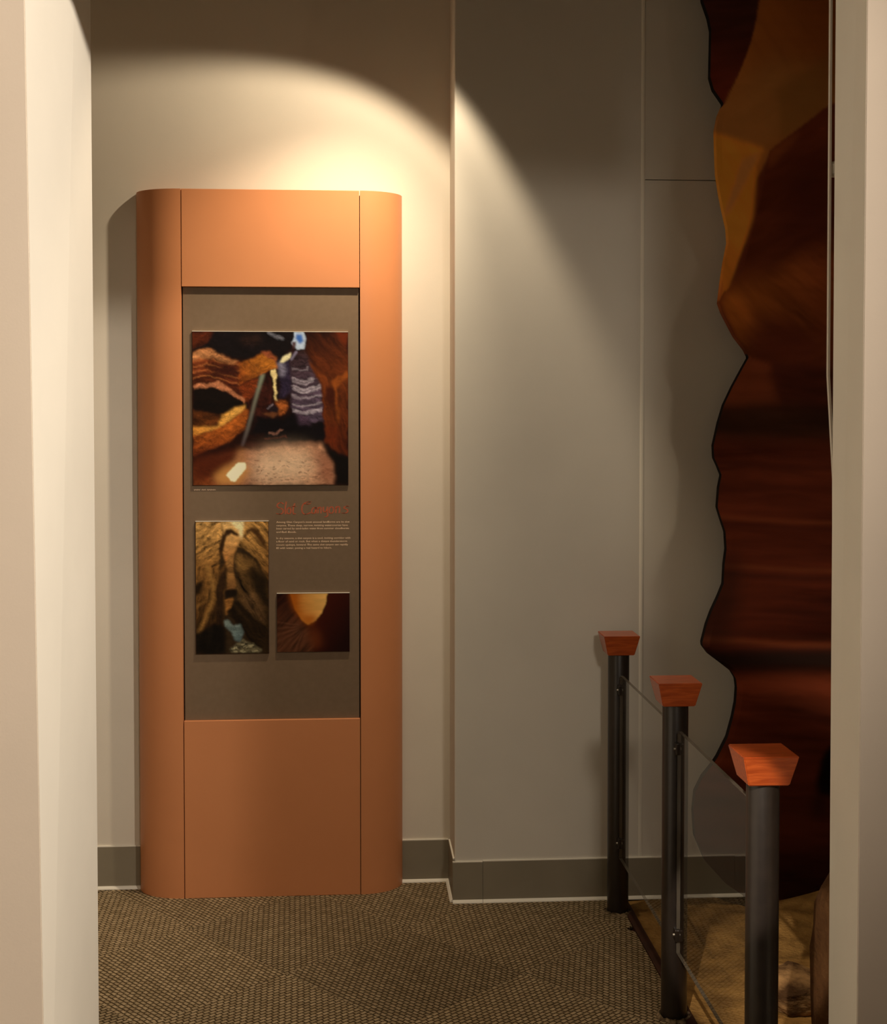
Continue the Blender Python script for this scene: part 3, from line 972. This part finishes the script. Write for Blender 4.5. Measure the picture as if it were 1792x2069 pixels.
# ------------------------------------------------------------------ glass railing
PITCH_Y = 0.7885
post_y = [4.390 - i * PITCH_Y for i in range(3)]
PR = 0.0355
CAP_T = 0.937
desc = [('slim dark metal railing post with wooden cap, closest to the wall', ),
        ('dark metal railing post with wooden cap, middle one between the glass panes', ),
        ('dark metal railing post with bright lit wooden cap, farthest from the wall', )]
for i, py_ in enumerate(post_y):
    p = empty('railing_post', (RAIL_X, py_, 0))
    tag(p, desc[i][0], 'railing post', 'railing posts along the sand exhibit')
    zc = CAP_T - 0.066
    o = finish(lathe_bm([(PR - .002, 0.0), (PR, 0.002), (PR, zc - 0.002), (PR - .002, zc + 0.004)], RAIL_X, py_, 48), 'post_tube', 'post', p, (RAIL_X, py_, 0))
    shade_auto(o, 40)
    # wooden cap: inverted square frustum
    hb, ht = 0.0445, 0.0605
    cb = [(RAIL_X + a * hb, py_ + b * hb) for a, b in ((-1, -1), (1, -1), (1, 1), (-1, 1))]
    ct = [(RAIL_X + a * ht, py_ + b * ht) for a, b in ((-1, -1), (1, -1), (1, 1), (-1, 1))]
    bm = hexa_bm(cb, ct, zc, CAP_T)
    bmesh.ops.bevel(bm, geom=bm.edges[:], offset=0.0022, segments=2, affect='EDGES')
    o = finish(bm, 'wooden_cap', 'wood', p, (RAIL_X, py_, zc))
    tag(o, 'reddish varnished wood cap, wider at the top')
    # pane clamps with a bolt on the visible side
    sides = []
    if i > 0:
        sides.append(1)
    if i < 2:
        sides.append(-1)
    for s in sides:
        for zz in (0.757, 0.246):
            y0 = py_ + s * (PR - 0.004)
            y1 = py_ + s * (PR + 0.022)
            c = finish(box_bm(RAIL_X - 0.011, RAIL_X + 0.011, min(y0, y1), max(y0, y1), zz - 0.016, zz + 0.016, 0.002), 'pane_clamp', 'post', p, (RAIL_X, py_, zz))
            bmq = bmesh.new()
            bmesh.ops.create_cone(bmq, cap_ends=True, segments=14, radius1=0.0045, radius2=0.0035, depth=0.005,
                                  matrix=Matrix.Translation((RAIL_X - 0.0130, py_ + s * (PR + 0.012), zz)) @ Matrix.Rotation(-math.pi / 2, 4, 'Y'))
            finish(bmq, 'bolt', 'steel', c)
    # ragged cut carpet around the foot
    bm = bmesh.new()
    n = 44
    ra, rb, rc = [], [], []
    for q in range(n):
        a = 2 * math.pi * q / n
        ro = PR + 0.010 + 0.010 * random.random()
        ra.append(bm.verts.new((RAIL_X + PR * math.cos(a), py_ + PR * math.sin(a), 0.002)))
        rb.append(bm.verts.new((RAIL_X + (PR + .006) * math.cos(a), py_ + (PR + .006) * math.sin(a), 0.006 + 0.006 * random.random())))
        rc.append(bm.verts.new((RAIL_X + ro * math.cos(a), py_ + ro * math.sin(a), 0.0005)))
    for A_, B_ in ((ra, rb), (rb, rc)):
        for q in range(n):
            bm.faces.new((A_[q], A_[(q + 1) % n], B_[(q + 1) % n], B_[q]))
    finish(bm, 'frayed_collar', 'fray', p)

for i in range(2):
    ya, yb = post_y[i] - PR - 0.010, post_y[i + 1] + PR + 0.010
    z0, z1 = 0.196, 0.806
    t = 0.005
    # outline in (y, z) with clipped top corners
    cx_ = 0.010
    out = [(yb, z0), (ya, z0), (ya, z1 - cx_), (ya - cx_, z1), (yb + cx_, z1), (yb, z1 - cx_)]
    bm = bmesh.new()
    Lv = [bm.verts.new((RAIL_X - t, a, b)) for a, b in out]
    Rv = [bm.verts.new((RAIL_X + t, a, b)) for a, b in out]
    f1_ = bm.faces.new(Lv)
    f2_ = bm.faces.new(Rv[::-1])
    n = len(out)
    for q in range(n):
        f = bm.faces.new((Lv[q], Lv[(q + 1) % n], Rv[(q + 1) % n], Rv[q]))
        f.material_index = 1
    o = finish(bm, 'glass_pane', ['glass', 'glass_edge'], None, (RAIL_X, (ya + yb) / 2, z0))
    tag(o, ('clear glass railing pane between the wall-side post and the middle post',
            'clear glass railing pane between the middle post and the lit-cap post')[i], 'glass pane', 'glass panes of the railing')

# rubber edging where the carpet stops
o = box('floor_edging', RAIL_X + 0.0235, RAIL_X + 0.052, YF + 0.01, YS - 0.018, -0.012, 0.006, 'edging', None, 0.002, (RAIL_X + .038, 3.5, 0))
tag(o, 'dark brown edging strip between the carpet and the sand', 'floor edging')

# ------------------------------------------------------------------ sand bed
YM = 4.405                     # printed face of the mural
X0, X1 = RAIL_X + 0.053, XR - 0.01
nx, ny = 150, 110
gx = np.linspace(0, 1, nx) ** 1.3 * (X1 - X0) + X0
gy = np.linspace(YF + 0.01, YM - 0.03, ny)
XX, YY = np.meshgrid(gx, gy)
yend = np.interp(XX, [1.24, 1.32], [YS - 0.018, YM - 0.026])
YY = YF + 0.01 + (YY - YF - 0.01) / (YM - 0.03 - YF - 0.01) * (yend - YF - 0.01)
ZZ = 0.004 + 0.03 * (fbm(XX * 3 + 3, YY * 3, 5) - 0.45) + 0.012 * (fbm(XX * 14, YY * 14, 6, 3) - .5)
edge = np.clip((XX - X0) / 0.25, 0, 1)
ridge = np.exp(-((YY - 3.74) / 0.16) ** 2) * np.clip((XX - 1.05) / 0.2, 0, 1)
back = np.clip((XX - 1.33) / .25, 0, 1) * np.clip((YY - 4.0) / 0.4, 0, 1)
ZZ = ZZ * edge + 0.045 * ridge + 0.055 * back - 0.004 * (1 - edge)
ZZ = np.maximum(ZZ, -0.006)
for bx_, by_, ex, ey in ((1.245, 3.68, 0.085, 0.10), (1.392, 3.40, 0.185, 0.13)):
    rr_ = np.hypot((XX - bx_) / ex, (YY - by_) / ey)
    kf = np.clip((rr_ - 1.22) / 0.35, 0, 1)
    ZZ = ZZ * kf + (-0.006) * (1 - kf)
co = np.stack([XX, YY, ZZ], -1).reshape(-1, 3)
idx = np.arange(nx * ny).reshape(ny, nx)
q = np.stack([idx[:-1, :-1], idx[:-1, 1:], idx[1:, 1:], idx[1:, :-1]], -1).reshape(-1, 4)
me = bpy.data.meshes.new('sand_bed')
me.from_pydata(co.tolist(), [], q.tolist())
me.materials.append(M['sand'])
for p in me.polygons:
    p.use_smooth = True
o = link('sand_bed', me)
tag(o, 'uneven brown sand covering the exhibit floor behind the glass railing', 'sand', kind='stuff')


# boulders
def boulder(name, cx, cy, rx, ry, rz, seed, mat, label, group=None, rough=0.28, zoff=0.0, square=2.6):
    bm = bmesh.new()
    bmesh.ops.create_icosphere(bm, subdivisions=4, radius=1.0)
    for v_ in bm.verts:
        d = v_.co.normalized()
        s = (abs(d.x) ** square + abs(d.y) ** square + abs(d.z) ** square) ** (-1 / square)
        n1 = fbm(np.array([d.x * 1.7 + 7 + d.z]), np.array([d.y * 1.7 + 7 - d.z * 1.3]), seed)[0] - .5
        n2 = fbm(np.array([d.x * 5 + 7]), np.array([d.z * 7 + 7 + d.y * 3]), seed + 5)[0] - .5
        rr = s * (1 + rough * n1 * 1.6 + 0.10 * n2)
        z = d.z * rr * rz
        v_.co = (d.x * rr * rx, d.y * rr * ry, max(z, -0.35 * rz))
    zmin = min(v_.co.z for v_ in bm.verts)
    for v_ in bm.verts:
        v_.co += Vector((cx, cy, -zmin + zoff))
    o = finish(bm, name, mat, None, (cx, cy, zoff), True)
    return tag(o, label, 'rock', group)


boulder('boulder', 1.245, 3.68, 0.085, 0.10, 0.066, 31, 'boulder', 'cracked dark and tan boulder sitting on the sand beside the lit-cap post', zoff=-0.004)
boulder('boulder', 1.392, 3.40, 0.185, 0.13, 0.40, 47, 'rockpile', 'tall rounded red-brown rock standing on the sand by the near wall', zoff=-0.004, rough=.22)

# ------------------------------------------------------------------ canyon cut-out mural
TH = 0.030
sil = [(1405, -120), (1420, 0), (1432, 35), (1437, 60), (1435, 155), (1442, 180), (1462, 209), (1452, 232), (1446, 262), (1447, 300), (1449, 350), (1455, 390),
       (1462, 425), (1470, 460), (1472, 490), (1464, 530), (1458, 570), (1453, 612), (1460, 632), (1485, 680), (1505, 706), (1513, 722), (1500, 745), (1480, 782), (1463, 818),
       (1452, 855), (1442, 900), (1443, 925), (1450, 940), (1458, 960), (1453, 985), (1450, 1025), (1456, 1045), (1466, 1075), (1468, 1110), (1464, 1140),
       (1462, 1180), (1452, 1205), (1438, 1235), (1428, 1262), (1419, 1298), (1420, 1306), (1432, 1322), (1460, 1343), (1478, 1357), (1487, 1372), (1489, 1390),
       (1487, 1420), (1481, 1450), (1470, 1490), (1450, 1530), (1440, 1545), (1420, 1570), (1405, 1600), (1401, 1640), (1404, 1690), (1425, 1740), (1466, 1785), (1505, 1812), (1520, 1850)]
sv = np.array([p[1] for p in sil], float)
sx_ = np.array([p[0] for p in sil], float)
NV, NU = 600, 240
vv = np.linspace(-120, 1838, NV)
xl = np.interp(vv, sv, sx_)
VV = np.repeat(vv[:, None], NU, 1)
tt = np.linspace(0, 1, NU)[None, :] ** 1.5
UU = xl[:, None] + (2150 - xl[:, None]) * tt

mc = Canvas(0, 1, 0, 1, NU, NV, (70, 28, 14))
mc.X, mc.Y = UU, VV
mc.px = 2.4


def mf(pts, col, **kw):
    mc.fill(pts, col, **kw)


FAR = 2200
mf([(1300, -200), (FAR, -200), (FAR, 260), (1675, 215), (1560, 300), (1500, 420), (1400, 500)], (122, 66, 26), soft=2, col2=(92, 44, 12), p0=(1480, 120), p1=(1660, 40), tex=.12, ang=60)
mf([(1440, 200), (1560, 120), (1675, 150), (1675, 215), (1560, 300), (1440, 330)], (118, 74, 38), soft=18, op=.7, tex=.12, ang=-30)
mf([(1570, 180), (1675, 110), (1676, 215), (1580, 285)], (92, 56, 22), soft=6, op=.6)
mf([(1400, 255), (1470, 275), (1545, 300), (1530, 330), (1522, 440), (1470, 590), (1400, 640)], (158, 92, 30), soft=4, col2=(150, 84, 28), p0=(1460, 300), p1=(1490, 560), tex=.15, ang=60, freq=.03)
mf([(1500, 320), (1540, 305), (1480, 420), (1460, 440)], (134, 84, 46), soft=4, op=.7)
mf([(1400, 560), (1450, 545), (1462, 580), (1452, 640)], (130, 66, 28), soft=6, op=.8)
mf([(FAR, 60), (1675, 212), (1610, 262), (1555, 305), (1545, 350), (1538, 400), (1520, 470), (1502, 540), (1490, 572), (1462, 590), (1452, 612), (1500, 700), (1520, 730), (FAR, 800)], (64, 24, 10), soft=1.5, col2=(74, 30, 12), p0=(1600, 320), p1=(1600, 640), tex=.5, ang=-30, freq=.02)
mf([(1555, 305), (1620, 262), (1590, 300), (1552, 340)], (104, 50, 20), soft=5, op=.7)
mf([(1600, 340), (1700, 300), (1700, 470), (1560, 500)], (46, 15, 8), soft=25, op=.8)
mf([(1455, 610), (1465, 590), (1490, 572), (1560, 560), (1620, 520), (1700, 500), (1700, 680), (1560, 660), (1500, 700)], (112, 56, 18), soft=14, col2=(84, 36, 14), p0=(1480, 600), p1=(1660, 620), tex=.5, ang=40, freq=.03)
mf([(1520, 650), (1600, 640), (1660, 720), (1540, 740), (1510, 700)], (64, 24, 12), soft=14, op=.8, tex=.4)
mf([(1300, 722), (1515, 722), (1560, 740), (1580, 820), (1300, 830)], (92, 40, 20), soft=3, tex=.2)
mf([(1550, 740), (FAR, 700), (FAR, 840), (1585, 840)], (62, 24, 13), soft=8, tex=.4, ang=10)
mf([(1300, 820), (FAR, 812), (FAR, 905), (1500, 890), (1300, 880)], (42, 20, 10), soft=9, tex=.4, ang=4)
mf([(1300, 885), (1500, 895), (FAR, 912), (FAR, 1340), (1300, 1340)], (86, 34, 17), soft=9, col2=(66, 22, 10), p0=(1460, 900), p1=(1680, 1300), tex=.55, ang=3, freq=.03, stretch=9)
for y0_, cc, w in ((935, (62, 24, 12), 10), (1045, (110, 50, 26), 6), (1058, (60, 22, 12), 10), (1142, (112, 54, 30), 5), (1158, (52, 20, 12), 14), (1292, (112, 52, 26), 10), (1276, (62, 26, 14), 8)):
    mc.line([(1380, y0_ - 2), (1500, y0_ + 2), (1600, y0_ + 10), (FAR, y0_ + 20)], w, cc, 6, .6)
mf([(1380, 1110), (1492, 1120), (1500, 1180), (1470, 1320), (1380, 1330)], (40, 18, 10), soft=22, op=.75)
mf([(1300, 1300), (1440, 1312), (FAR, 1306), (FAR, 1368), (1480, 1362), (1300, 1345)], (24, 10, 6), soft=6, op=.95)
mf([(1300, 1364), (FAR, 1368), (FAR, 1900), (1300, 1900)], (88, 34, 16), soft=8, col2=(50, 18, 9), p0=(1560, 1380), p1=(1580, 1760), tex=.5, ang=3, freq=.025, stretch=7)
mf([(1660, 1530), (1680, 1500), (1720, 1560), (1700, 1610), (1655, 1608), (1648, 1580)], (10, 5, 3), soft=4)
mf([(1640, 1612), (1672, 1600), (1672, 1640), (1645, 1650)], (34, 13, 9), soft=8, op=.8)
# dark top-left flake
mf([(1300, -200), (1540, -200), (1534, 0), (1528, 40), (1516, 90), (1497, 140), (1463, 211), (1400, 215), (1300, 100)], (48, 20, 13), soft=1.5, col2=(72, 24, 12), p0=(1480, 40), p1=(1460, 200), tex=.35, ang=-5)
mural_col = np.clip(mc.a * np.interp(VV, [0, 600, 800, 1900], [3.0, 3.4, 2.3, 2.1])[..., None] * np.array([1.0, 1.2, 1.35]), 0, 1)  # upper print brightened in its colour, where too little lamp light reaches

P = np.zeros((NV, NU, 3))
for i in range(NV):
    for j in (0, 1):
        pass
D0 = _f[None, None] + _r[None, None] * ((UU - PX) / F)[..., None] - _u[None, None] * ((VV - PY) / F)[..., None]
S = YM / D0[..., 1]
P = _c + D0 * S[..., None]
# shallow relief: rolling surface, ledge lip with undercut
rel = 0.010 * (fbm(P[..., 0] * 2.2 + 3, P[..., 2] * 3.1 + 3, 71) - .5) + 0.004 * (fbm(P[..., 0] * 5 + 3, P[..., 2] * 26 + 3, 72) - .5)
rel += 0.016 * np.exp(-((VV - 1298) / 26) ** 2) - 0.010 * np.exp(-((VV - 1345) / 20) ** 2)
fade = np.clip((UU - xl[:, None]) / 12, 0, 1)
P[..., 1] -= rel * fade
P[..., 2] = np.maximum(P[..., 2], 0.0)
idx = np.arange(NV * NU).reshape(NV, NU)
verts = P.reshape(-1, 3).tolist()
faces = np.stack([idx[:-1, :-1], idx[1:, :-1], idx[1:, 1:], idx[:-1, 1:]], -1).reshape(-1, 4).tolist()
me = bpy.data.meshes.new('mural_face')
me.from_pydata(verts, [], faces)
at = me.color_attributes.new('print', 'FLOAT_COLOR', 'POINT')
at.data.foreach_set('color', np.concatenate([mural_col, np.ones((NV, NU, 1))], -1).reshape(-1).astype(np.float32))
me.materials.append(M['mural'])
for p in me.polygons:
    p.use_smooth = True
mural = empty('canyon_mural', (2.0, YM + TH, 0))
tag(mural, 'tall cut-out canyon rock mural in orange and dark red with a wavy edge', 'mural')
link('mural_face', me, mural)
# dark sawn edge and back of the cut-out panel
bm = bmesh.new()
fr_, bk = [], []
right_x = float(P[:, -1, 0].min())
for i in range(NV):
    x, y, z = P[i, 0]
    fr_.append(bm.verts.new((x, y, z)))
    bk.append(bm.verts.new((x, YM + TH, z)))
rb_ = [bm.verts.new((right_x, YM + TH, P[i, 0, 2])) for i in range(NV)]
for i in range(NV - 1):
    if P[i, 0, 2] <= 0:
        break
    bm.faces.new((fr_[i], fr_[i + 1], bk[i + 1], bk[i]))
    bm.faces.new((bk[i], bk[i + 1], rb_[i + 1], rb_[i]))
eo = finish(bm, 'panel_edge', 'mural', mural)
ec = np.zeros((len(eo.data.vertices), 4), np.float32)
ec[:, 3] = 1
zc_ = P[:, 0, 2]
for n_, v_ in enumerate(eo.data.vertices):
    i_ = int(np.argmin(np.abs(zc_ - v_.co.z)))
    vpx = vv[i_]
    wt = 1.0 if 214 < vpx < 716 else 0.0
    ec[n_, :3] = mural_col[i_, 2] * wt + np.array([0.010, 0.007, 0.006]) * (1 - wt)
ea = eo.data.color_attributes.new('print', 'FLOAT_COLOR', 'POINT')
ea.data.foreach_set('color', ec.reshape(-1))

# stand-off blocks to the wall
for zz in (0.7, 2.6):
    box('standoff_block', 1.75, 1.85, YM + TH, YS - 0.001, zz, zz + 0.1, 'panel_edge', mural)

# ------------------------------------------------------------------ slim white strip behind the right wall edge
YT = 2.78
a, b = atY(1680.5, -40, YT), atY(1675.0, 760, YT)
bm = bmesh.new()
w2, d2 = 0.0022, 0.010
k_up = (CEIL - b[2]) / (a[2] - b[2])
stations = [(b[0] + 0.03, 0.0), (b[0] + 0.014, b[2] - 0.22), (b[0], b[2]), (b[0] + (a[0] - b[0]) * k_up, CEIL)]
rings = [[bm.verts.new((x + sx1, YT + sy1, z)) for sx1, sy1 in ((-w2, 0), (w2, 0), (w2, d2), (-w2, d2))] for x, z in stations]
bm.faces.new(rings[0][::-1])
bm.faces.new(rings[-1])
for lo, hi in zip(rings, rings[1:]):
    for i in range(4):
        bm.faces.new((lo[i], lo[(i + 1) % 4], hi[(i + 1) % 4], hi[i]))
st = struct(finish(bm, 'trim_2', 'strip'))
m_ = atY(1681, 340, YT)
o = finish(lathe_bm([(0.006, m_[2] - 0.016), (0.012, m_[2] - 0.010), (0.012, m_[2] + 0.010), (0.006, m_[2] + 0.016)], m_[0] + 0.009, YT + 0.012, 16), 'bracket', 'strip', st)
